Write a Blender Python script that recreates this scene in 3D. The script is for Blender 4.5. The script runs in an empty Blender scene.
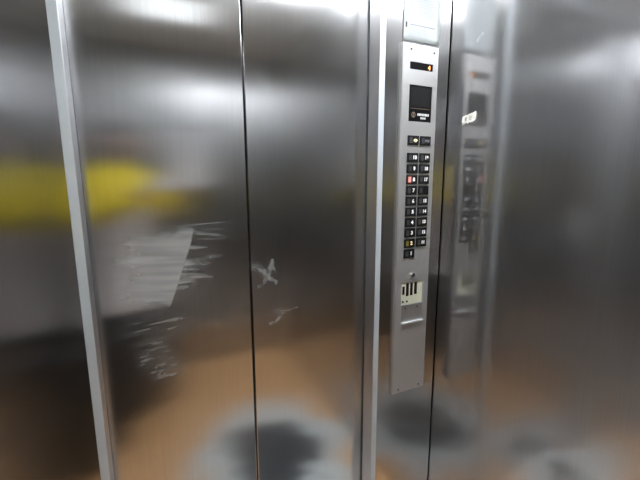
import bpy, bmesh, math, random
from mathutils import Vector, Matrix, noise
random.seed(7)
S = bpy.context.scene
COL = S.collection
PI = math.pi

# ------------------------------------------------------------------ helpers
def link_mesh(name, bm, mat, parent=None, smooth=False):
    me = bpy.data.meshes.new(name)
    bm.normal_update()
    bm.to_mesh(me); bm.free()
    o = bpy.data.objects.new(name, me); COL.objects.link(o)
    if mat: me.materials.append(mat)
    if smooth:
        for p in me.polygons: p.use_smooth = True
    if parent: o.parent = parent
    return o

def thing(name, label, cat, loc=(0, 0, 0), rot=(0, 0, 0), group=None):
    o = bpy.data.objects.new(name, None); COL.objects.link(o)
    o.empty_display_size = .05
    o.location = loc; o.rotation_euler = rot
    tag(o, label, cat, group)
    return o

def tag(o, label, cat, group=None):
    o['label'] = label; o['category'] = cat
    if group: o['group'] = group
    return o

def struct(name, bm, mat, label=None, cat=None, smooth=False):
    o = link_mesh(name, bm, mat, None, smooth)
    o['kind'] = 'structure'
    if label: o['label'] = label
    if cat: o['category'] = cat
    return o

def box(bm, x0, x1, y0, y1, z0, z1, bev=0.0, seg=2):
    r = bmesh.ops.create_cube(bm, size=1)
    vs = r['verts']
    for v in vs:
        v.co = Vector((x0 if v.co.x < 0 else x1, y0 if v.co.y < 0 else y1, z0 if v.co.z < 0 else z1))
    if bev > 0:
        es = list({e for v in vs for e in v.link_edges})
        bmesh.ops.bevel(bm, geom=es, offset=bev, segments=seg, affect='EDGES', profile=.5)
    return bm

def cyl(bm, c, axis, r, h, n=24, r2=None):
    m = Matrix.Translation(c) @ Vector(axis).to_track_quat('Z', 'Y').to_matrix().to_4x4()
    bmesh.ops.create_cone(bm, cap_ends=True, segments=n, radius1=r, radius2=r if r2 is None else r2, depth=h, matrix=m)
    return bm

def B():
    return bmesh.new()

def text_mesh(txt, size, name, mat, parent, loc, depth=.0006, bold=0.0, align='CENTER', sx=1.0):
    """raised lettering standing on a front-facing plate (reads from -Y)"""
    cu = bpy.data.curves.new(name, 'FONT')
    cu.body = txt; cu.size = size; cu.align_x = align; cu.align_y = 'CENTER'
    cu.extrude = depth / 2; cu.offset = bold; cu.resolution_u = 3
    t = bpy.data.objects.new(name + '_curve', cu); COL.objects.link(t)
    dg = bpy.context.evaluated_depsgraph_get()
    me = bpy.data.meshes.new_from_object(t.evaluated_get(dg))
    bpy.data.objects.remove(t); bpy.data.curves.remove(cu)
    me.transform(Matrix.Rotation(PI / 2, 4, 'X') @ Matrix.Diagonal((sx, 1, 1, 1)))
    me.materials.clear(); me.materials.append(mat)
    o = bpy.data.objects.new(name, me); COL.objects.link(o)
    o.parent = parent; o.location = loc
    return o

# ------------------------------------------------------------------ materials
def newmat(name):
    m = bpy.data.materials.new(name); m.use_nodes = True
    nt = m.node_tree; nt.nodes.clear()
    out = nt.nodes.new('ShaderNodeOutputMaterial')
    return m, nt, out

def simple(name, col, rough=.5, metal=0.0, emit=None, estr=0.0, var=.06, scale=40., spec=.5):
    m, nt, out = newmat(name)
    p = nt.nodes.new('ShaderNodeBsdfPrincipled')
    tc = nt.nodes.new('ShaderNodeTexCoord')
    n = nt.nodes.new('ShaderNodeTexNoise'); n.inputs['Scale'].default_value = scale; n.inputs['Detail'].default_value = 3
    nt.links.new(tc.outputs['Object'], n.inputs['Vector'])
    mx = nt.nodes.new('ShaderNodeMix'); mx.data_type = 'RGBA'
    nt.links.new(n.outputs['Fac'], mx.inputs[0])
    mx.inputs[6].default_value = tuple(c * (1 - var) for c in col) + (1,)
    mx.inputs[7].default_value = tuple(min(1, c * (1 + var)) for c in col) + (1,)
    nt.links.new(mx.outputs[2], p.inputs['Base Color'])
    p.inputs['Roughness'].default_value = rough
    p.inputs['Metallic'].default_value = metal
    p.inputs['Specular IOR Level'].default_value = spec
    if emit:
        p.inputs['Emission Color'].default_value = tuple(emit) + (1,)
        p.inputs['Emission Strength'].default_value = estr
    nt.links.new(p.outputs[0], out.inputs[0])
    return m

def steel(name, col=(.54, .54, .55), r1=.15, r2=.36, haze=.3, aniso=.95, scuff=False, streak=.05):
    """vertically brushed stainless steel: reflections spread sideways, across the brush lines"""
    m, nt, out = newmat(name)
    N, L = nt.nodes.new, nt.links.new
    geo = N('ShaderNodeNewGeometry')
    cr = N('ShaderNodeVectorMath'); cr.operation = 'CROSS_PRODUCT'
    L(geo.outputs['True Normal'], cr.inputs[0]); cr.inputs[1].default_value = (0, 0, 1)
    tc = N('ShaderNodeTexCoord')
    mp = N('ShaderNodeMapping'); mp.inputs['Scale'].default_value = (420, 420, 5)
    L(tc.outputs['Object'], mp.inputs['Vector'])
    n1 = N('ShaderNodeTexNoise'); n1.inputs['Scale'].default_value = 1; n1.inputs['Detail'].default_value = 2
    L(mp.outputs[0], n1.inputs['Vector'])
    n2 = N('ShaderNodeTexNoise'); n2.inputs['Scale'].default_value = 3.5; n2.inputs['Detail'].default_value = 4
    L(tc.outputs['Object'], n2.inputs['Vector'])
    mx = N('ShaderNodeMix'); mx.data_type = 'RGBA'
    L(n1.outputs['Fac'], mx.inputs[0])
    mx.inputs[6].default_value = tuple(c * (1 - streak * 2) for c in col) + (1,)
    mx.inputs[7].default_value = tuple(min(1, c * (1 + streak * 2)) for c in col) + (1,)
    bs = []
    for r in (r1, r2):
        p = N('ShaderNodeBsdfPrincipled')
        p.inputs['Metallic'].default_value = 1
        p.inputs['Anisotropic'].default_value = aniso
        L(mx.outputs[2], p.inputs['Base Color'])
        L(cr.outputs[0], p.inputs['Tangent'])
        mr = N('ShaderNodeMapRange'); mr.inputs[1].default_value = .3; mr.inputs[2].default_value = .7
        mr.inputs[3].default_value = r * .86; mr.inputs[4].default_value = r * 1.16
        L(n2.outputs['Fac'], mr.inputs[0]); L(mr.outputs[0], p.inputs['Roughness'])
        bs.append(p)
    ms = N('ShaderNodeMixShader'); ms.inputs[0].default_value = haze
    L(bs[0].outputs[0], ms.inputs[1]); L(bs[1].outputs[0], ms.inputs[2])
    last = ms.outputs[0]
    if scuff:                       # dusty rub marks, stored on the sheet as a wear mask
        at = N('ShaderNodeAttribute'); at.attribute_name = 'wear'
        d = N('ShaderNodeBsdfPrincipled'); d.inputs['Base Color'].default_value = (.60, .61, .60, 1); d.inputs['Roughness'].default_value = .7
        m2 = N('ShaderNodeMixShader'); L(at.outputs['Fac'], m2.inputs[0]); L(last, m2.inputs[1]); L(d.outputs[0], m2.inputs[2])
        at2 = N('ShaderNodeAttribute'); at2.attribute_name = 'grime'
        d2 = N('ShaderNodeBsdfPrincipled'); d2.inputs['Base Color'].default_value = (.10, .10, .11, 1); d2.inputs['Roughness'].default_value = .5
        m3 = N('ShaderNodeMixShader'); L(at2.outputs['Fac'], m3.inputs[0]); L(m2.outputs[0], m3.inputs[1]); L(d2.outputs[0], m3.inputs[2])
        last = m3.outputs[0]
    L(last, out.inputs[0])
    return m

M_steel = steel('brushed_steel', r1=.15, r2=.32, haze=.08, aniso=.88)
M_linen = steel('linen_steel', col=(.50, .50, .505), r1=.30, r2=.45, haze=.3, aniso=.6)
M_door = steel('brushed_steel_worn', r1=.15, r2=.32, haze=.08, aniso=.88, scuff=True)
M_rwall = steel('brushed_steel_side', r1=.135, r2=.42, haze=.30, aniso=.1, scuff=True)
M_trim = simple('anodised_trim', (.64, .69, .74), .45, metal=.3, var=.02)
M_reveal = steel('reveal_steel', col=(.68, .68, .70), r1=.38, r2=.5, haze=.4, aniso=.5, streak=.03)
M_plate = simple('panel_satin', (.57, .565, .57), .47, metal=.72, var=.03, scale=90)
M_dark = simple('gap_shade', (.012, .012, .013), .8)
M_black = simple('black_plastic', (.008, .008, .009), .42, spec=.3)
M_blackgloss = simple('black_window', (.006, .006, .007), .3, spec=.15)
M_lcd = simple('dark_lcd', (.014, .014, .015), .45, spec=.2)
M_ind = simple('dark_indicator', (.07, .07, .075), .45)
M_white = simple('numeral_white', (.85, .86, .88), .5, emit=(1, 1, 1), estr=.1)
M_gold = simple('numeral_warm', (.8, .66, .42), .5, emit=(1, .75, .4), estr=.25)
M_olive = simple('lit_olive', (.10, .085, .02), .4, emit=(.9, .7, .1), estr=.05)
M_red = simple('lit_red', (.16, .012, .012), .4, emit=(1, .06, .04), estr=.03)
M_pink = simple('lit_pink', (.9, .5, .45), .4, emit=(1, .45, .4), estr=.2)
M_orange = simple('lit_orange', (1, .4, .1), .4, emit=(1, .33, .06), estr=1.0)
M_text = simple('window_lettering', (.75, .75, .75), .5)
M_logo = simple('window_emblem', (.16, .12, .085), .5)
M_cream = simple('cream_plastic', (.72, .71, .56), .5)
M_screw = simple('screw_metal', (.10, .10, .10), .4, metal=1)
M_chrome = simple('chrome', (.75, .75, .76), .18, metal=1)
M_lid = steel('lid_metal', col=(.66, .68, .70), r1=.4, r2=.6, haze=.5, aniso=.3)
M_lip = simple('lid_lip_highlight', (.86, .87, .88), .35, metal=.6)
M_paper = simple('white_paper', (.46, .49, .505), .6, var=.015)
M_ink = simple('grey_ink', (.28, .28, .32), .8)
M_ink2 = simple('pale_ink', (.40, .41, .45), .8)
M_inkb = simple('black_ink', (.03, .03, .04), .6)
M_poster = simple('poster_paper', (.93, .92, .98), .6, var=.02)
M_sticker = simple('sticker_paper', (.95, .94, .88), .6, var=.05, scale=160)
M_smudge = simple('sticker_smudge', (.38, .36, .32), .7)
M_ceil = simple('ceiling_paint', (.72, .72, .70), .6, var=.02)
M_lampframe = simple('lamp_frame', (.75, .76, .77), .4)
M_diff = simple('lamp_diffuser', (.9, .9, .9), .5, emit=(.93, .98, 1.0), estr=1.0)
M_fill = simple('added_fill_glow', (.9, .9, .9), .5, emit=(.94, .98, 1.0), estr=18.0)  # glow of the added fill light
M_skin = simple('skin', (.52, .32, .23), .55, var=.04)
M_hair = simple('dark_hair', (.025, .02, .017), .5, var=.3, scale=200)
M_yellow = simple('yellow_knit', (.88, .70, .012), .85, var=.05, scale=300)
M_mauve = simple('mauve_grey_cloth', (.68, .62, .60), .85, var=.06, scale=300)
M_trous = simple('black_cloth', (.012, .012, .014), .85, var=.2, scale=300)
M_shoe = simple('black_shoe', (.015, .015, .016), .5)
M_case = simple('black_case', (.013, .013, .014), .5, var=.2, scale=120)
M_phone = simple('phone_body', (.60, .60, .66), .3)
M_eye = simple('eye_white', (.8, .78, .75), .3)
M_iris = simple('iris', (.03, .018, .01), .25)
M_lips = simple('lips', (.42, .16, .14), .5)

def floor_material():
    m, nt, out = newmat('worn_vinyl_floor')
    N, L = nt.nodes.new, nt.links.new
    tc = N('ShaderNodeTexCoord')
    nb = N('ShaderNodeTexNoise'); nb.inputs['Scale'].default_value = 14; nb.inputs['Detail'].default_value = 6
    L(tc.outputs['Object'], nb.inputs['Vector'])
    base = N('ShaderNodeMix'); base.data_type = 'RGBA'; L(nb.outputs['Fac'], base.inputs[0])
    base.inputs[6].default_value = (.65, .36, .16, 1); base.inputs[7].default_value = (.79, .45, .21, 1)
    # worn patch in front of the doors: warped ellipse distance
    nw = N('ShaderNodeTexNoise'); nw.inputs['Scale'].default_value = 4.5; nw.inputs['Detail'].default_value = 5
    L(tc.outputs['Object'], nw.inputs['Vector'])
    mp = N('ShaderNodeMapping'); mp.inputs['Location'].default_value = (-.49 / .30, .57 / .32, 0); mp.inputs['Scale'].default_value = (1 / .30, 1 / .32, 0)
    L(tc.outputs['Object'], mp.inputs['Vector'])
    ln = N('ShaderNodeVectorMath'); ln.operation = 'LENGTH'; L(mp.outputs[0], ln.inputs[0])
    ad = N('ShaderNodeMath'); ad.operation = 'MULTIPLY_ADD'; ad.inputs[1].default_value = 1.5; L(nw.outputs['Fac'], ad.inputs[0])
    mp2 = N('ShaderNodeMapping'); mp2.inputs['Location'].default_value = (-.08 / .42, .06 / .17, 0); mp2.inputs['Scale'].default_value = (1 / .42, 1 / .17, 0)
    L(tc.outputs['Object'], mp2.inputs['Vector'])
    ln2 = N('ShaderNodeVectorMath'); ln2.operation = 'LENGTH'; L(mp2.outputs[0], ln2.inputs[0])
    of = N('ShaderNodeMath'); of.operation = 'ADD'; of.inputs[1].default_value = .48; L(ln2.outputs['Value'], of.inputs[0])
    mn = N('ShaderNodeMath'); mn.operation = 'MINIMUM'; L(ln.outputs['Value'], mn.inputs[0]); L(of.outputs[0], mn.inputs[1])
    L(mn.outputs[0], ad.inputs[2])
    # d = length + 1.1*noise (noise mean .5)  ->  inside dark below 1.5, pale to 2.1
    ramp = N('ShaderNodeValToRGB'); L(ad.outputs[0], ramp.inputs[0])
    div = N('ShaderNodeMath'); div.operation = 'DIVIDE'; div.inputs[1].default_value = 3.2
    L(ad.outputs[0], div.inputs[0]); L(div.outputs[0], ramp.inputs[0])
    e = ramp.color_ramp.elements
    e[0].position = .46; e[0].color = (.035, .04, .048, 1)
    e[1].position = .53; e[1].color = (.62, .66, .66, 1)
    pale = N('ShaderNodeMapRange'); pale.inputs[1].default_value = .56; pale.inputs[2].default_value = .74
    pale.inputs[3].default_value = 1; pale.inputs[4].default_value = 0
    L(div.outputs[0], pale.inputs[0])
    mx = N('ShaderNodeMix'); mx.data_type = 'RGBA'; L(pale.outputs[0], mx.inputs[0])
    L(base.outputs[2], mx.inputs[6]); L(ramp.outputs[0], mx.inputs[7])
    p = N('ShaderNodeBsdfPrincipled'); p.inputs['Roughness'].default_value = .5
    L(mx.outputs[2], p.inputs['Base Color'])
    L(p.outputs[0], out.inputs[0])
    return m

# ------------------------------------------------------------------ the car (elevator cabin)
XL, XR, YB, ZC = -.46, .931, -1.75, 2.36
DX0, DX1, DZ = -.161, .650, 2.12          # clear door opening

bm = B(); box(bm, XL - .02, XR + .02, YB - .02, .12, -.03, 0); struct('floor', bm, floor_material(), 'orange brown vinyl floor with a worn grey patch before the doors', 'floor')
bm = B(); box(bm, XL - .02, XR + .02, YB - .02, .12, ZC, ZC + .03); struct('ceiling', bm, M_ceil, 'pale painted ceiling of the elevator car', 'ceiling')
bm = B(); box(bm, XL - .02, XL, YB, 0, 0, ZC); struct('wall_left', bm, M_steel, 'brushed steel wall on the left of the elevator car', 'wall')
bm = B(); box(bm, XL - .02, XR + .02, YB - .02, YB, 0, ZC); struct('wall_back', bm, M_linen, 'brushed steel back wall facing the doors', 'wall')

# front wall: left return, right return and header round the door opening, one folded sheet
bm = B()
def slab(x0, x1, z0, z1):
    box(bm, x0, x1, 0, .02, z0, z1)
slab(XL, DX0 - .021, 0, ZC); slab(DX1 + .021, .9265, 0, ZC); slab(DX0 - .021, DX1 + .021, DZ + .021, ZC)
struct('wall_front', bm, M_steel, 'brushed steel front wall on both sides of the doors', 'wall')
# added black sheet that paints the shade behind every gap
bm = B(); box(bm, XL - .02, XR + .03, .115, .12, 0, ZC); struct('wall_gap_shade', bm, M_dark, 'added black sheet giving the shade seen through the door gaps', 'wall')

# right wall sheet with grime and little dents, fine grid near the front
def graded(a, b, fine0, fine1, step, coarse):
    xs = [a]
    while xs[-1] < b - 1e-6:
        x = xs[-1]
        s = step if fine0 <= x < fine1 else coarse
        nx = min(x + s, b)
        if x < fine0 < nx: nx = fine0
        xs.append(nx)
    return xs

def sheet(name, us, zs, put, wear, grime, mat, edge):
    """a steel sheet as a grid with folded edges; wear(u,z) and grime(u,z) go to its mask attributes"""
    bm = B()
    lw = bm.verts.layers.float.new('wear'); lg = bm.verts.layers.float.new('grime')
    g = []
    for u in us:
        row = []
        for z in zs:
            v = bm.verts.new(put(u, z)); v[lw] = wear(u, z); v[lg] = grime(u, z); row.append(v)
        g.append(row)
    for i in range(len(us) - 1):
        for j in range(len(zs) - 1):
            bm.faces.new((g[i][j], g[i + 1][j], g[i + 1][j + 1], g[i][j + 1]))
    be = [e for e in bm.edges if e.is_boundary]
    r = bmesh.ops.extrude_edge_only(bm, edges=be)
    for v in r['geom']:
        if isinstance(v, bmesh.types.BMVert): v.co += Vector(edge)
    bmesh.ops.recalc_face_normals(bm, faces=bm.faces)
    return bm

def sstep(a, b, x):
    t = max(0, min(1, (x - a) / (b - a))); return t * t * (3 - 2 * t)

def seg_d(p, a, b):
    p, a, b = Vector(p), Vector(a), Vector(b)
    ab = b - a; t = max(0, min(1, (p - a).dot(ab) / max(ab.length_squared, 1e-9)))
    return (p - a - ab * t).length, t

specks = [(-.108, 1.862, .0045), (-.127, 1.876, .006), (-.122, 1.87, .004), (-.119, 1.826, .004), (-.168, 1.83, .003), (-.172, 1.80, .004),
          (-.175, 1.785, .004), (-.163, 1.775, .003), (-.155, 1.81, .003), (-.30, 1.30, .003), (-.27, 1.62, .003)]
def rw_grime(y, z):
    m = 0
    for sy, sz, r in specks:
        d = math.hypot(y - sy, (z - sz) * .8)
        m = max(m, 1 - sstep(r * .4, r * 1.2, d))
    return m * .75
def rw_wear(y, z):
    m = 0
    d, t = seg_d((y, z), (-.113, 1.868), (-.131, 1.882)); m = max(m, .5 * (1 - sstep(.002, .006, d)))
    return m
bm = sheet('w', graded(YB, -.0005, -.36, 1, .004, .06), graded(0, ZC, 1.58, 1.92, .004, .05),
           lambda y, z: (XR, y, z), rw_wear, rw_grime, M_rwall, (.02, 0, 0))
struct('wall_right', bm, M_rwall, 'brushed steel wall on the right, mirroring the button panel', 'wall')

# door frame: one folded trim on each side and a head trim
def jamb(x_face0, x_face1, side):
    """front face 21 mm wide, 6 mm proud, with a soft edge, folded back into the reveal"""
    bm = B()
    box(bm, min(x_face0, x_face1), max(x_face0, x_face1), -.006, .056, 0, DZ, .0018, 2)
    return bm
def jamb_obj(name, xo, xi, label):
    bm = jamb(xo, xi, 0)
    o = struct(name, bm, M_trim, label, 'door frame')
    o.data.materials.append(M_reveal)
    s = 1 if xi > xo else -1
    for p in o.data.polygons:
        if p.normal.x * s > .9: p.material_index = 1
    return o
jamb_obj('trim_1', DX0 - .021, DX0, 'bright steel upright of the door frame on the left')
jamb_obj('trim_2', DX1 + .021, DX1, 'bright steel upright of the door frame beside the button panel')
bm = B(); box(bm, DX0 - .021, DX1 + .021, -.006, .056, DZ, DZ + .021, .0018); struct('trim_3', bm, M_trim, 'steel head trim over the doors', 'door frame')

# door leaves with wear
def inside(poly, x, z):
    c = False
    for i in range(len(poly)):
        (x1, z1), (x2, z2) = poly[i - 1], poly[i]
        if (z1 > z) != (z2 > z) and x < (x2 - x1) * (z - z1) / (z2 - z1) + x1: c = not c
    return c
def nz(x, z, fx, fz, s=0.):
    return noise.fractal(Vector((x * fx, z * fz, s)), 1.0, 2.0, 4)

def left_wear(x, z):
    m = 0.
    # residue patch, clean cut on its slanting right edge, streaked sideways
    if 1.09 < z < 1.335:
        xe = .018 + (z - 1.101) * (.0795 - .018) / (1.268 - 1.101)
        if z > 1.268: xe = .0795 + (z - 1.268) * .25
        zz = z + .12 * (x - .05) * .6
        st = .5 + .9 * nz(x, zz, 5, 75, 1.)
        top = 1 - sstep(1.285, 1.335, z + .018 * nz(x, z, 14, 20, 4.))
        bot = sstep(1.09, 1.125, z + .02 * nz(x, z, 20, 20, 2.))
        lft = sstep(-.17, .085, x + .05 * nz(x, zz, 3, 45, 6.))
        m = max(m, (.44 + .20 * max(0, min(1, st))) * top * bot * lft * (1 - sstep(xe - .002, xe + .002, x)))
        if x > xe:
            rgt = 1 - sstep(.0, .12, (x - xe) + .07 * nz(x, zz, 4, 50, 9.))
            v = max(0, .14 + nz(x, zz * 1.0, 8, 80, 5.)) * .9
            m = max(m, .75 * v * rgt * sstep(1.12, 1.17, z + .3 * (x - .05)) * (1 - sstep(1.30, 1.335, z)))
    # long fine strokes across the top of the patch
    for z0, x0, x1, w, a in ((1.323, .015, .20, .0022, .30), (1.305, .01, .12, .004, .22), (1.247, -.10, .08, .0025, .14), (1.212, -.07, .17, .002, .16), (1.196, -.09, .05, .002, .14), (1.228, .09, .175, .007, .22)):
        d = abs(z - z0 - .05 * (x - x0) - .003 * noise.noise(Vector((x * 12, z0 * 7, 0))))
        if x0 < x < x1:
            e = min(1, (x - x0) / .05, (x1 - x) / .05)
            m = max(m, a * e * (1 - sstep(0, w * 1.6, d)))
    # rubbed area below
    if .86 < z < 1.10 and -.12 < x < .10:
        zz = z - .10 * x
        r = math.hypot((x + .022 + .25 * (z - .95)) / .062, (z - .945) / .075)
        v = max(0, .22 + nz(x, zz, 22, 90, 11.) * .9)
        m = max(m, .42 * v * (1 - sstep(.45, 1.25, r)))
        m = max(m, .17 * (1 - sstep(.35, 1.25, r)) * (.6 + nz(x, zz, 10, 50, 3.)))
        r2 = math.hypot((x + .02) / .095, (z - 1.04) / .06)
        v2 = max(0, .20 + .8 * nz(x, zz, 8, 110, 13.))
        m = max(m, .36 * v2 * (1 - sstep(.5, 1.2, r2)))
    d, t = seg_d((x, z), (.098, 1.586), (.119, 1.593)); m = max(m, .5 * (1 - sstep(.0008, .0025, d)))
    for px, pz in ((.236, 1.66), (.05, 1.71)):
        m = max(m, .5 * (1 - sstep(.001, .003, math.hypot(x - px, z - pz))))
    return max(0, min(.8, m))
def left_grime(x, z):
    m = 0.
    if .055 < x < .14 and 1.17 < z < 1.25:
        d, t = seg_d((x, z), (.068, 1.203), (.10, 1.212)); m = .5 * (1 - sstep(.001, .004, d))
    m = max(m, .7 * (1 - sstep(.001, .003, math.hypot(x - .055, z - .93))))
    return m

xs1 = [((.255, 1.190), (.285, 1.176), .010, .30), ((.285, 1.176), (.305, 1.148), .008, .42), ((.317, 1.200), (.303, 1.150), .006, .42), ((.303, 1.152), (.328, 1.132), .005, .46),
       ((.303, 1.150), (.272, 1.124), .006, .30), ((.314, 1.19), (.328, 1.165), .004, .3), ((.262, 1.18), (.30, 1.165), .006, .3)]
xs2 = [((.293, .997), (.322, 1.000), .004, .30), ((.318, .999), (.353, 1.031), .004, .36), ((.353, 1.031), (.398, 1.039), .0025, .26), ((.312, 1.037), (.352, 1.036), .005, .22),
       ((.30, .996), (.346, 1.02), .004, .22)]
def right_wear(x, z):
    m = 0.
    if .9 < z < 1.25 and x < .45:
        wx = x + .004 * noise.noise(Vector((x * 90, z * 90, 1))); wz = z + .004 * noise.noise(Vector((x * 60, z * 60, 7)))
        for a, b, w, s in xs1 + xs2:
            d, t = seg_d((wx, wz), a, b)
            n = .75 + .75 * nz(x, z, 80, 80, 2.); w *= 1.35 - .8 * abs(t - .4)
            m = max(m, .85 * s * max(.15, min(1, n)) * (1 - sstep(w * .1, w * 2.0, d)))
    for px, pz in ((.36, 1.55), (.45, 1.30)):
        m = max(m, .3 * (1 - sstep(.001, .003, math.hypot(x - px, z - pz))))
    return max(0, min(.8, m))
def right_grime(x, z):
    return .8 * (1 - sstep(.0015, .004, math.hypot(x - .575, z - .72)))

YD = .063
def leaf(name, x0, x1, wear, grime, label, f0, f1):
    xs = [x0, x0 + .0006, x0 + .002] + graded(x0 + .004, x1 - .004, f0, f1, .0028, .03) + [x1 - .002, x1 - .0006, x1]
    zs = graded(.005, DZ + .015, .84, 1.36, .0026, .03) if name == 'door_1' else graded(.005, DZ + .015, .97, 1.21, .0026, .03)
    def put(x, z):
        e = min(x - x0, x1 - x); d = 0 if e >= .0022 else (.0022 - e) ** 2 / .0022 * .6
        return (x, YD + d, z)
    bm = sheet(name, xs, zs, put, wear, grime, M_door, (0, .03, 0))
    return struct(name, bm, M_door, label, 'door', smooth=False)
SEAM = .2475
leaf('door_1', -.30, SEAM - .0024, left_wear, left_grime, 'left steel door leaf with pale rubbed streaks', -.15, .24)
leaf('door_2', SEAM + .0024, .79, right_wear, right_grime, 'right steel door leaf with two scratched marks near its edge', .25, .41)

# ------------------------------------------------------------------ ceiling lamp and an added fill light
def ceiling_lamp_or_fill(label, x, y, w, d, mat):
    t = thing('ceiling_light_or_fill', label, 'lamp', (x, y, ZC))
    bm = B()
    for a in ((-w, w, -d, -d + .02), (-w, w, d - .02, d), (-w, -w + .02, -d + .02, d - .02), (w - .02, w, -d + .02, d - .02)):
        box(bm, a[0], a[1], a[2], a[3], -.022, 0, .002)
    link_mesh('frame', bm, M_lampframe, t)
    bm = B(); box(bm, -w + .0205, w - .0205, -d + .0205, d - .0205, -.014, -.001, .002)
    link_mesh('diffuser', bm, mat, t)
ceiling_lamp_or_fill('dim ceiling light above the middle of the car, mirrored at the top of the doors', .13, -1.10, .22, .16, M_diff)
ceiling_lamp_or_fill('added bright fill light on the ceiling, between the dim one and the doors', .57, -.53, .30, .17, M_fill)  # added to brighten notice, panel and person; placed out of the mirrors' direct view

# ------------------------------------------------------------------ the operating panel
KP = 1 - .013          # the plate stands 13 mm proud
CX, CZ = .806 * KP, 1.45 - .779 * KP
CW, CH, CT = .0785 * KP, 1.205 * KP, .013
cop = thing('elevator_button_panel', 'tall satin steel panel of black floor buttons on the front wall', 'control panel', (CX, 0, CZ))
def LX(x): return x * KP - CX
def LZ(z): return z * KP + 1.45 - CZ      # heights measured from eye level
bm = B(); box(bm, .730 - CX, .8725 - CX, -CT, 0, 0, CH)
es = [e for e in bm.edges if all(v.co.y < -CT + 1e-5 for v in e.verts)]
bmesh.ops.bevel(bm, geom=es, offset=.0022, segments=3, affect='EDGES')
# openings: display, square screen, service box
face = link_mesh('faceplate', bm, M_plate, cop)
cut = B()
box(cut, LX(.7680), LX(.8615), -.05, -.004, LZ(.349), LZ(.3715))
box(cut, LX(.7690), LX(.8625), -.05, -.004, LZ(.1885), LZ(.3025))
box(cut, LX(.7650), LX(.8595), -.05, -.004, LZ(-.4395), LZ(-.356))
co = link_mesh('cutter', cut, None)
md = face.modifiers.new('cut', 'BOOLEAN'); md.object = co; md.operation = 'DIFFERENCE'; md.solver = 'EXACT'
co.parent = cop
bpy.context.view_layer.update()
dg = bpy.context.evaluated_depsgraph_get()
me = bpy.data.meshes.new_from_object(face.evaluated_get(dg))
face.modifiers.clear(); face.data = me
bpy.data.objects.remove(co)
FY = -CT
# floor display with its lit figure
bm = B(); box(bm, LX(.7682), LX(.8613), FY + .002, -.003, LZ(.3492), LZ(.3713), .0006); disp = link_mesh('display', bm, M_blackgloss, cop)
text_mesh('4', .019, 'lit_figure', M_orange, disp, (LX(.8470), FY + .0016, LZ(.3592)), bold=.0005, sx=1.0)
# square screen
bm = B(); box(bm, LX(.7692), LX(.8623), FY + .002, -.003, LZ(.1887), LZ(.3023), .0006); scr = link_mesh('indicator_screen', bm, M_blackgloss, cop)
X0, X1, Z1, Z0 = .7690, .8625, .3025, .1885
def sq(u0, u1, v0, v1): return LX(X0 + (X1 - X0) * u0), LX(X0 + (X1 - X0) * u1), LZ(Z1 - (Z1 - Z0) * v1), LZ(Z1 - (Z1 - Z0) * v0)
bm = B(); a = sq(.07, .94, .05, .58); box(bm, a[0], a[1], FY + .0014, FY + .0022, a[2], a[3]); link_mesh('liquid_crystal_window', bm, M_lcd, scr)
bm = B(); a = sq(.07, .94, .625, .645)
n = 12
for i in range(n):
    xa = a[0] + (a[1] - a[0]) * (i + .1) / n; xb = a[0] + (a[1] - a[0]) * (i + .7) / n
    box(bm, xa, xb, FY + .0014, FY + .0022, a[2], a[3])
link_mesh('dotted_line', bm, M_logo, scr)
# emblem: round badge with a bar
bm = B(); a = sq(.13, .31, .72, .90)
cx, cz, rr = (a[0] + a[1]) / 2, (a[2] + a[3]) / 2, .0085
for k in range(20):
    a0, a1 = 2 * PI * k / 20, 2 * PI * (k + 1) / 20
    vs = [bm.verts.new((cx + r * math.cos(q), FY + .0014, cz + r * 1.1 * math.sin(q))) for r, q in ((rr, a0), (rr, a1), (rr * .62, a1), (rr * .62, a0))]
    bm.faces.new(vs[::-1])
bmesh.ops.remove_doubles(bm, verts=bm.verts, dist=1e-6)
box(bm, cx - .0022, cx + .0022, FY + .0013, FY + .002, cz - .009, cz + .007)
link_mesh('emblem', bm, M_logo, scr)
# two rows of small white lettering (too small to read in the photograph)
def glyphs(a, ws, name):
    bm = B(); tot = sum(ws) + .35 * (len(ws) - 1); x = a[0]; k = (a[1] - a[0]) / tot
    for w in ws:
        h = (a[3] - a[2])
        box(bm, x, x + w * k, FY + .0014, FY + .002, a[2], a[3])
        x += (w + .35) * k
    return link_mesh(name, bm, M_text, scr)
glyphs(sq(.40, .90, .765, .83), (.7, 1, .9, 1, .8, 1, .9, .7), 'lettering')
glyphs(sq(.54, .76, .865, .92), (.8, .9, .8), 'lettering')

# buttons: black key with a ribbed lamp at its left and a white figure at its right
BW, BH, BT = .0440, .0300, .0042
def key_bm():
    bm = B(); box(bm, 0, BW, -BT, 0, 0, BH, .0012); return bm
def lamp_bm():
    bm = B()
    for k in range(3):
        box(bm, .0065 + k * .0040, .0090 + k * .0040, -BT - .0006, -BT + .001, .006, BH - .006)
    return bm
key_mesh = None; lamp_mesh = None
def button(x, z, txt, num_mat=M_white, lamp_mat=None, key_mat=None, size=.0165):
    global key_mesh, lamp_mesh
    if key_mesh is None:
        o = link_mesh('button', key_bm(), M_black, cop); key_mesh = o.data
        l = link_mesh('button_lamp', lamp_bm(), M_ind, o); lamp_mesh = l.data
    else:
        o = bpy.data.objects.new('button', key_mesh if not key_mat else key_mesh.copy()); COL.objects.link(o); o.parent = cop
        l = bpy.data.objects.new('button_lamp', lamp_mesh if not lamp_mat else lamp_mesh.copy()); COL.objects.link(l); l.parent = o
    if key_mat: o.data.materials[0] = key_mat
    if lamp_mat: l.data.materials[0] = lamp_mat
    o.location = (LX(x), FY, LZ(z))
    if txt:
        text_mesh(txt, size, 'numeral', num_mat, o, (.0290, -BT - .0002, BH / 2), bold=.0009)
    return o
XA, XB = .7678, .8178
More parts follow.
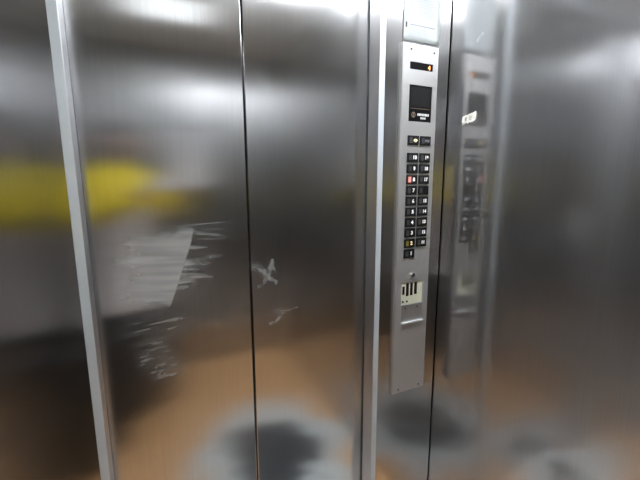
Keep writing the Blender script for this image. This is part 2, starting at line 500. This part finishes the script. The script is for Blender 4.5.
def tri(o, pts, mat):
    bm = B()
    for tr in pts:
        f = [bm.verts.new((x, -BT - .0006, z)) for x, z in tr]
        g = [bm.verts.new((x, -BT + .0005, z)) for x, z in tr]
        bm.faces.new(f); bm.faces.new(g[::-1])
        for i in range(len(f)):
            j = (i + 1) % len(f); bm.faces.new((f[j], f[i], g[i], g[j]))
    bmesh.ops.recalc_face_normals(bm, faces=bm.faces)
    return link_mesh('arrow_mark', bm, mat, o)
ob = button(XA, .1130, None); ob['label'] = 'door opening button with two warm arrows pointing apart'
tri(ob, [((.0285, .009), (.0285, .021), (.0205, .015)), ((.0305, .009), (.0305, .021), (.0385, .015))], M_gold)
cb = button(XB, .1128, None); cb['label'] = 'door closing button with two pale arrows pointing together'
tri(cb, [((.0205, .010), (.0205, .020), (.0270, .015)), ((.0365, .010), (.0365, .020), (.0300, .015)), ((.0278, .009), (.0278, .021), (.0291, .021), (.0291, .009))], M_ink)
rowz = [.0573 - .03625 * i for i in range(10)]
for i in range(10):
    n = 10 - i
    if i == 2:
        o = button(XA, rowz[i], str(n), M_white, M_pink, None); o['label'] = 'floor button with its lamp lit red'
        bm = B(); box(bm, .003, .0195, -BT - .0003, -BT + .001, .003, BH - .003); link_mesh('red_glow_window', bm, M_red, o)
    elif i == 8:
        o = button(XA, rowz[i], str(n), M_gold, M_olive); o['label'] = 'floor button with a yellowish figure'
    else: button(XA, rowz[i], str(n))
for i in range(9):
    n = 19 - i
    o = button(XB, rowz[i], None if i == 3 else str(n), size=.0150)
    if i == 3: o['label'] = 'floor button without a visible figure'

# key switch
bm = B(); cyl(bm, (LX(.811), FY - .002, LZ(-.333)), (0, -1, 0), .0075, .006, 28); ks = link_mesh('key_switch', bm, M_chrome, cop)
bm = B(); box(bm, LX(.811) - .0012, LX(.811) + .0012, FY - .0056, FY - .003, LZ(-.333) - .005, LZ(-.333) + .005); link_mesh('key_slot', bm, M_black, ks)
# service box: cream plate set into the opening with black rockers
bm = B(); box(bm, LX(.7652), LX(.8593), FY + .0035, -.003, LZ(-.4393), LZ(-.3562), .0006); sv = link_mesh('service_switch_plate', bm, M_cream, cop)
sx0, sx1, sz1, sz0 = .7650, .8595, -.356, -.4395
def sp(u0, u1, v0, v1): return LX(sx0 + (sx1 - sx0) * u0), LX(sx0 + (sx1 - sx0) * u1), LZ(sz1 - (sz1 - sz0) * v1), LZ(sz1 - (sz1 - sz0) * v0)
for u0, u1, v0, v1 in ((.07, .165, .20, .56), (.235, .355, .07, .64), (.425, .535, .07, .63), (.615, .735, .07, .60)):
    a = sp(u0, u1, v0, v1); bm = B(); box(bm, a[0], a[1], FY + .0015, FY + .005, a[2], a[3], .0008); link_mesh('rocker_switch', bm, M_black, sv)
for u0, u1 in ((.07, .13), (.25, .32)):
    a = sp(u0, u1, .80, .95); bm = B(); cyl(bm, ((a[0] + a[1]) / 2, FY + .0025, (a[2] + a[3]) / 2), (0, -1, 0), .0034, .003, 16); link_mesh('small_socket', bm, M_black, sv)
# folded cover below; the paler lip colour is a painted highlight
bm = B(); box(bm, LX(.767), LX(.8603), FY - .0025, FY + .001, LZ(-.5045), LZ(-.4405), .0006); lid = link_mesh('service_cover', bm, M_lid, cop)
bm = B(); box(bm, LX(.767), LX(.8603), FY - .009, FY + .001, LZ(-.5095), LZ(-.5035), .001); link_mesh('cover_lip', bm, M_lip, lid)
for u in (.782, .834):
    bm = B(); cyl(bm, (LX(u), FY - .0028, LZ(-.452)), (0, -1, 0), .0028, .001, 14); link_mesh('rivet', bm, M_screw, lid)
for x, z in ((.7715, .408), (.8635, .407), (.7655, -.764), (.8575, -.764)):
    bm = B(); cyl(bm, (LX(x), FY - .0008, LZ(z)), (0, -1, 0), .0036, .002, 18, .0028)
    s = link_mesh('screw', bm, M_screw, cop)
    bm = B(); box(bm, LX(x) - .0025, LX(x) + .0025, FY - .0021, FY - .0014, LZ(z) - .0005, LZ(z) + .0005); link_mesh('screw_slot', bm, M_black, s)

# ------------------------------------------------------------------ paper notice above the panel
pw, ph = .141, .205
nt_ = thing('notice_sheet', 'white printed sheet stuck to the wall above the button panel', 'notice', (.8075, 0, 1.880))
bm = B()
g = []
for i in range(9):
    row = []
    for j in range(13):
        x = -pw / 2 + pw * i / 8; z = ph * j / 12
        y = -.0022 - .0016 * math.sin(PI * i / 8) - .0008 * math.sin(PI * 2 * j / 12)
        row.append(bm.verts.new((x, y, z)))
    g.append(row)
for i in range(8):
    for j in range(12): bm.faces.new((g[i][j], g[i + 1][j], g[i + 1][j + 1], g[i][j + 1]))
r = bmesh.ops.extrude_face_region(bm, geom=list(bm.faces))
for v in r['geom']:
    if isinstance(v, bmesh.types.BMVert): v.co.y += .0006
bmesh.ops.recalc_face_normals(bm, faces=bm.faces)
sheet_o = link_mesh('paper', bm, M_paper, nt_, True)
def bars(rows, name, mat, y=-.0048):
    bm = B()
    for x0, x1, z, h in rows:
        xx = x0
        while xx < x1:
            w = random.uniform(.003, .009); w = min(w, x1 - xx)
            box(bm, xx, xx + w, y, y + .0003, z, z + h); xx += w + .0012
    return link_mesh(name, bm, mat, nt_)
bars([(-.022, .030, .140, .006)], 'heading_lines', M_ink)
bars([(-.026, .045 - .012 * random.random(), .070 + .0075 * k, .0028) for k in range(8)] + [(-.050, -.040, .070 + .0075 * k, .0028) for k in range(8)], 'text_lines', M_ink2)
bars([(-.048, .052, .0455, .0035)], 'text_lines', M_ink)
bars([(-.052, .020 + .02 * random.random(), .014 + .0065 * k, .0022) for k in range(4)], 'text_lines', M_ink2)
bm = B(); box(bm, -.0645, -.0585, -.0043, -.0036, .037, .053, .0003); link_mesh('black_mark', bm, M_inkb, nt_)

# ------------------------------------------------------------------ torn sticker on the right wall
st = thing('torn_sticker', 'small torn white sticker on the right steel wall', 'sticker', (XR, -.099, 1.6405))
outl = [(.0285, -.0165), (.0240, -.0120), (.0275, -.0060), (.0265, .0065), (.0235, .0110), (.0170, .0120), (.0120, .0145), (.0070, .0125), (.0020, .0145), (-.0120, .0165), (-.0265, .0195),
        (-.0275, .0100), (-.0260, -.0040), (-.0235, -.0075), (-.0120, -.0120), (-.0020, -.0110), (.0040, -.0140), (.0080, -.0105), (.0140, -.0125), (.0190, -.0150)]
bm = B()
f = [bm.verts.new((-.0016 - .0014 * abs(math.sin(k * 1.3)), y, z)) for k, (y, z) in enumerate(outl)]
c = bm.verts.new((-.0012, 0, 0))
bk = [bm.verts.new((.0004, y, z)) for y, z in outl]
for i in range(len(f)):
    j = (i + 1) % len(f)
    bm.faces.new((f[i], f[j], c)); bm.faces.new((f[i], bk[i], bk[j], f[j]))
bm.faces.new(bk)
bmesh.ops.recalc_face_normals(bm, faces=bm.faces)
link_mesh('sticker_paper', bm, M_sticker, st)
bm = B()
for y0, y1, z0, z1 in ((.012, .0145, -.004, .006), (.0085, .0105, -.004, .006), (.010, .013, .005, .0075), (-.0065, -.0045, -.003, .008), (-.0115, -.0095, -.001, .008), (-.0110, -.005, -.004, -.002)):
    box(bm, -.0032, -.0014, y0, y1, z0, z1)
link_mesh('printed_mark', bm, M_smudge, st)

# ------------------------------------------------------------------ sheet on the back wall (seen mirrored in the doors)
po = thing('wall_poster', 'plain white sheet on the back wall, mirrored in the left door leaf', 'poster', (.250, YB, 1.40))
bm = B(); box(bm, -.135, .135, .001, .004, 0, .40, .0008); link_mesh('poster_sheet', bm, M_poster, po)
for x, z in ((-.122, .388), (.122, .388), (-.122, .012), (.122, .012)):
    bm = B(); cyl(bm, (x, .0045, z), (0, 1, 0), .004, .002, 14); link_mesh('pin', bm, M_chrome, po)

# ------------------------------------------------------------------ the person holding the phone (seen mirrored in the steel)
PX, PY, YAW = -.195, -1.37, math.radians(-36)
RE = .036               # how far the hands reach beyond the folded elbows
pers = thing('person', 'person in a yellow top holding up a phone, mirrored in the left door leaf', 'person', (PX, PY, 0), (0, 0, YAW))

def loft(bm, rings, n=28):
    """rings (z, cx, cy, rx, ry) stacked upwards"""
    prev = None
    for z, cx, cy, rx, ry in rings:
        cur = [bm.verts.new((cx + rx * math.cos(2 * PI * k / n), cy + ry * math.sin(2 * PI * k / n), z)) for k in range(n)]
        if prev is None: bm.faces.new(cur[::-1])
        else:
            for k in range(n): bm.faces.new((prev[k], prev[(k + 1) % n], cur[(k + 1) % n], cur[k]))
        prev = cur
    bm.faces.new(prev)

def tube(bm, pts, n=14):
    """pts [(vec, r)]; rounded ends"""
    P = [Vector(p) for p, r in pts]; R = [r for p, r in pts]
    rings = []
    d0 = (P[1] - P[0]).normalized(); d1 = (P[-1] - P[-2]).normalized()
    seq = [(P[0] - d0 * R[0] * .85, R[0] * .45, d0)]
    for i, p in enumerate(P):
        d = d0 if i == 0 else d1 if i == len(P) - 1 else ((P[i + 1] - p).normalized() + (p - P[i - 1]).normalized()).normalized()
        seq.append((p, R[i], d))
    seq.append((P[-1] + d1 * R[-1] * .85, R[-1] * .45, d1))
    ref = Vector((0, 0, 1)) if abs(d0.z) < .8 else Vector((0, 1, 0))
    prev = None
    for p, r, d in seq:
        a = d.cross(ref).normalized(); b = d.cross(a).normalized()
        cur = [bm.verts.new(p + a * r * math.cos(2 * PI * k / n) + b * r * math.sin(2 * PI * k / n)) for k in range(n)]
        if prev is None: bm.faces.new(cur[::-1])
        else:
            for k in range(n): bm.faces.new((prev[k], prev[(k + 1) % n], cur[(k + 1) % n], cur[k]))
        prev = cur
    bm.faces.new(prev)
    bmesh.ops.recalc_face_normals(bm, faces=bm.faces)

def ball(bm, c, r, s=(1, 1, 1), rot=None):
    m = Matrix.Translation(c) @ (rot.to_matrix().to_4x4() if rot else Matrix.Identity(4)) @ Matrix.Diagonal((r * s[0], r * s[1], r * s[2], 1))
    bmesh.ops.create_uvsphere(bm, u_segments=24, v_segments=16, radius=1, matrix=m)

def remeshed(name, bm, mat, parent, voxel, smooth=2, fold=0.0):
    o = link_mesh(name, bm, mat, parent)
    md = o.modifiers.new('r', 'REMESH'); md.mode = 'VOXEL'; md.voxel_size = voxel; md.use_smooth_shade = True
    if smooth:
        sm = o.modifiers.new('s', 'SMOOTH'); sm.factor = .5; sm.iterations = smooth
    bpy.context.view_layer.update()
    dg = bpy.context.evaluated_depsgraph_get()
    me = bpy.data.meshes.new_from_object(o.evaluated_get(dg))
    o.modifiers.clear(); o.data = me
    if fold:                    # soft hanging folds in the cloth
        ns = [v.normal.copy() for v in me.vertices]
        for v, n in zip(me.vertices, ns):
            v.co += n * fold * noise.fractal(Vector((v.co.x * 16, v.co.y * 16, v.co.z * 5)), 1.0, 2.0, 2)
    me.materials.clear(); me.materials.append(mat)
    for p in me.polygons: p.use_smooth = True
    return o

SH = 1.485
torso = [(.80, 0, -.005, .150, .105), (.90, 0, -.01, .168, .118), (.98, 0, -.005, .160, .110), (1.08, 0, 0, .140, .098), (1.22, 0, .002, .150, .105), (1.34, 0, .002, .163, .112),
         (1.42, 0, -.003, .168, .104), (1.47, 0, -.008, .150, .085), (1.51, 0, -.008, .090, .065), (1.535, 0, -.004, .062, .058)]
arm = {}
for s in (1, -1):
    arm[s] = [((s * .150, -.008, SH - .025), .052), ((s * .190, .02, SH - .085), .046), ((s * .236, .075, 1.29), .040), ((s * .242, .115, 1.235), .038), ((s * .188, .215 + RE * .6, 1.295), .036), ((s * .125, .305 + RE, 1.365), .026)]
leg = {}
for s in (1, -1):
    leg[s] = [((s * .088, -.005, .86), .088), ((s * .092, .005, .70), .078), ((s * .096, .015, .50), .056), ((s * .098, .0, .44), .054), ((s * .100, -.018, .30), .055), ((s * .103, -.015, .10), .036)]

HC = Vector((.0, .050, 1.675))           # middle of the head
def body_bm():
    bm = B()
    loft(bm, torso)
    tube(bm, [((0, -.004, 1.50), .056), ((0, .012, 1.58), .053), ((0, .025, 1.62), .055)], 20)
    # head: skull, face, jaw, nose, brow, ears
    ball(bm, HC + Vector((0, -.012, .028)), .080, (.94, 1.14, 1.06))
    ball(bm, HC + Vector((0, .020, -.018)), .068, (.90, 1.0, 1.25))
    ball(bm, HC + Vector((0, .040, -.078)), .036, (1.05, .95, .85))
    tube(bm, [(HC + Vector((0, .083, .012)), .008), (HC + Vector((0, .098, -.018)), .0115), (HC + Vector((0, .098, -.028)), .013)], 12)
    for s in (1, -1):
        ball(bm, HC + Vector((s * .012, .090, -.028)), .009)
        ball(bm, HC + Vector((s * .030, .072, .030)), .018, (1.3, .8, .45))
        ball(bm, HC + Vector((s * .040, .058, -.022)), .024, (1, .9, .9))
        ball(bm, HC + Vector((s * .078, -.004, -.002)), .030, (.32, .62, 1.05))
        tube(bm, arm[s], 18)
        tube(bm, leg[s], 20)
        # bare foot inside the shoe
        tube(bm, [((s * .103, -.03, .045), .036), ((s * .107, .06, .035), .034), ((s * .112, .13, .026), .028)], 14)
        # palm and hand
        w = Vector(arm[s][-1][0])
        k = Vector((s * .104, .362 + RE, 1.400)) + (Vector((-.020, -.002, -.020)) if s < 0 else Vector((0, 0, 0)))
        tube(bm, [(w, .024), (w.lerp(k, .45), .027), (k, .024)], 14)
        palm = w.lerp(k, .8)
        # four fingers run up behind the phone, bent at each knuckle; lower ones hold its foot
        for q, (dz, ln) in enumerate(((.031, .9), (.010, 1.0), (-.011, .95), (-.031, .75))):
            root = palm + Vector((s * .004, .006, dz))
            p1 = Vector((s * .108, .388 + RE, 1.402 + dz * .95))
            p2 = Vector((s * (.108 - .020 * ln), .402 + RE, 1.400 + dz * .92))
            p3 = Vector((s * (.108 - .042 * ln), .401 + RE, 1.398 + dz * .90))
            off = Vector((-.024, -.002, -.024)) if s < 0 else Vector((0, 0, 0))     # the left hand keeps clear of the lens
            tube(bm, [(root + off * .5, .0090), (p1 + off, .0080), (p2 + off, .0076), (p3 + off, .0068)], 10)
        # thumb leaves the inner side of the palm and lies on the near face
        tr = w.lerp(k, .35) + Vector((-s * .012, -.004, .012))
        tube(bm, [(tr, .0125), (Vector((s * .088, .352 + RE, 1.418)), .0108), (Vector((s * .066, .3555 + RE, 1.428)), .0092)], 10)
    return bm
body = remeshed('body', body_bm(), M_skin, pers, .0038, 2)
for s in (1, -1):
    bm = B(); ball(bm, HC + Vector((s * .031, .0725, .010)), .0115); ey = link_mesh('eye', bm, M_eye, pers, True)
    bm = B(); ball(bm, HC + Vector((s * .031, .0826, .0085)), .0050, (1, .7, 1)); link_mesh('iris', bm, M_iris, ey, True)
    bm = B(); tube(bm, [(HC + Vector((s * .014, .090, .037)), .003), (HC + Vector((s * .032, .088, .042)), .0035), (HC + Vector((s * .050, .074, .036)), .0025)], 8); link_mesh('eyebrow', bm, M_hair, pers, True)
bm = B(); tube(bm, [(HC + Vector((-.022, .073, -.056)), .003), (HC + Vector((-.008, .083, -.053)), .0055), (HC + Vector((.008, .083, -.053)), .0055), (HC + Vector((.022, .073, -.056)), .003)], 10); link_mesh('lips', bm, M_lips, pers, True)
# hair
bm = B()
ball(bm, HC + Vector((0, -.022, .044)), .086, (.98, 1.12, 1.02))
ball(bm, HC + Vector((0, -.052, -.010)), .070, (1.05, .75, 1.15))
for s in (1, -1): ball(bm, HC + Vector((s * .062, -.018, .02)), .032, (.7, 1.1, 1.5))
remeshed('hair', bm, M_hair, pers, .006, 2)
# clothes
bm = B()
loft(bm, [(z, cx, cy, rx + .022, ry + .022) for z, cx, cy, rx, ry in [(1.285, 0, .002, .158, .110), (1.34, 0, .002, .165, .113), (1.42, 0, -.003, .172, .106), (1.475, 0, -.008, .156, .088), (1.51, 0, -.006, .090, .068), (1.56, 0, .004, .058, .056), (1.575, 0, .008, .052, .052)]])
for s in (1, -1): tube(bm, [(p, r + .020) for p, r in arm[s][:-1]] + [((s * .142, .28 + RE, 1.338), .046)], 18)
remeshed('yellow_top', bm, M_yellow, pers, .008, 3, .008)
bm = B()
loft(bm, [(z, cx, cy, rx, ry) for z, cx, cy, rx, ry in [(.68, 0, 0, .245, .175), (.74, 0, 0, .236, .166), (.84, 0, -.005, .220, .155), (.94, 0, -.008, .207, .147), (1.06, 0, -.004, .190, .134), (1.18, 0, 0, .180, .128), (1.31, 0, .002, .182, .134)]])
remeshed('tunic', bm, M_mauve, pers, .008, 2, .012)
bm = B()
loft(bm, [(.075, 0, .0, .250, .215), (.12, 0, .0, .250, .215), (.35, 0, 0, .243, .195), (.60, 0, 0, .222, .165), (.80, 0, -.005, .188, .135), (.90, 0, -.01, .185, .132), (.97, 0, -.006, .172, .120)])
remeshed('skirt', bm, M_trous, pers, .008, 2, .010)
for s in (1, -1):
    bm = B()
    tube(bm, [((s * .103, -.045, .040), .042), ((s * .105, .03, .042), .043), ((s * .109, .09, .036), .040), ((s * .113, .155, .028), .032)], 18)
    for v in bm.verts:
        if v.co.z < .004: v.co.z = .0
    tube(bm, [((s * .103, -.02, .05), .044), ((s * .103, -.017, .09), .044)], 18)
    for v in bm.verts:
        if v.co.z < 0: v.co.z = 0
    sh_ = remeshed('shoe', bm, M_shoe, pers, .006, 1)
    zm = min(v.co.z for v in sh_.data.vertices)
    for v in sh_.data.vertices: v.co.z -= zm

# ------------------------------------------------------------------ camera, with the phone that holds its lens
pitch, roll, yaw = math.radians(9.42316), math.radians(-.19796), math.radians(24.29736)
fwd = Vector((math.sin(yaw) * math.cos(pitch), math.cos(yaw) * math.cos(pitch), -math.sin(pitch)))
r0 = Vector((math.cos(yaw), -math.sin(yaw), 0)); u0 = r0.cross(fwd)
rt = r0 * math.cos(roll) + u0 * math.sin(roll); up = -r0 * math.sin(roll) + u0 * math.cos(roll)
rotm = Matrix((rt, up, -fwd)).transposed()
cam = bpy.data.cameras.new('camera'); co = bpy.data.objects.new('camera', cam); COL.objects.link(co)
cam.sensor_width = 36; cam.sensor_fit = 'HORIZONTAL'; cam.lens = 36 * 362 / 640
cam.clip_start = .004; cam.clip_end = 50
co.matrix_world = Matrix.Translation((0, -1.0, 1.45)) @ rotm.to_4x4()
S.camera = co

ph_ = thing('phone', 'slim silver phone held level in both hands of the person', 'phone')
ph_.matrix_world = Matrix.Translation(Vector((0, -1.0, 1.45)) - fwd * .0115) @ rotm.to_4x4()
bm = B(); box(bm, -.021, .134, -.056, .020, -.004, .004, .0035, 3); link_mesh('case', bm, M_phone, ph_)
bm = B(); box(bm, -.017, .130, -.052, .016, .0038, .0045); link_mesh('screen', bm, M_blackgloss, ph_)
bm = B(); cyl(bm, (0, 0, -.0045), (0, 0, 1), .0075, .003, 24); cyl(bm, (.020, 0, -.0045), (0, 0, 1), .0075, .003, 24); link_mesh('camera_lens', bm, M_blackgloss, ph_)

# ------------------------------------------------------------------ black suitcase standing behind (seen mirrored)
sc_ = thing('suitcase', 'black upright suitcase on the floor beside the person', 'suitcase', (-.342, -.985, 0), (0, 0, math.radians(-2)))
bm = B(); box(bm, -.11, .11, -.115, .115, .045, .66, .035, 5); sb = link_mesh('shell', bm, M_case, sc_, True)
for k in range(5):
    bm = B(); box(bm, -.113, .113, -.09 + .045 * k - .006, -.09 + .045 * k + .006, .10, .61, .004); link_mesh('rib', bm, M_case, sb)
for x in (-.075, .075):
    for y in (-.10, .10):
        bm = B(); cyl(bm, (x, y, .024), (1, 0, 0), .024, .022, 20); box(bm, x - .016, x + .016, y - .014, y + .014, .026, .055); link_mesh('wheel', bm, M_shoe, sc_)
bm = B()
tube(bm, [((0, -.06, .655), .007), ((0, -.06, .685), .008), ((0, .06, .685), .008), ((0, .06, .655), .007)], 10); link_mesh('carry_handle', bm, M_shoe, sc_, True)

# ------------------------------------------------------------------ world and view
w = bpy.data.worlds.new('world'); S.world = w; w.use_nodes = True
w.node_tree.nodes['Background'].inputs[0].default_value = (0, 0, 0, 1)
w.node_tree.nodes['Background'].inputs[1].default_value = 0
M_diff.node_tree.nodes['Principled BSDF'].inputs['Emission Strength'].default_value = 1.0
S.view_settings.view_transform = 'Standard'; S.view_settings.look = 'None'
S.view_settings.gamma = 1; S.view_settings.use_curve_mapping = False
S.view_settings.exposure = 1.12
cy = S.cycles
cy.max_bounces = 16; cy.glossy_bounces = 14; cy.diffuse_bounces = 5
cy.caustics_reflective = True; cy.blur_glossy = .3
cy.sample_clamp_indirect = 8
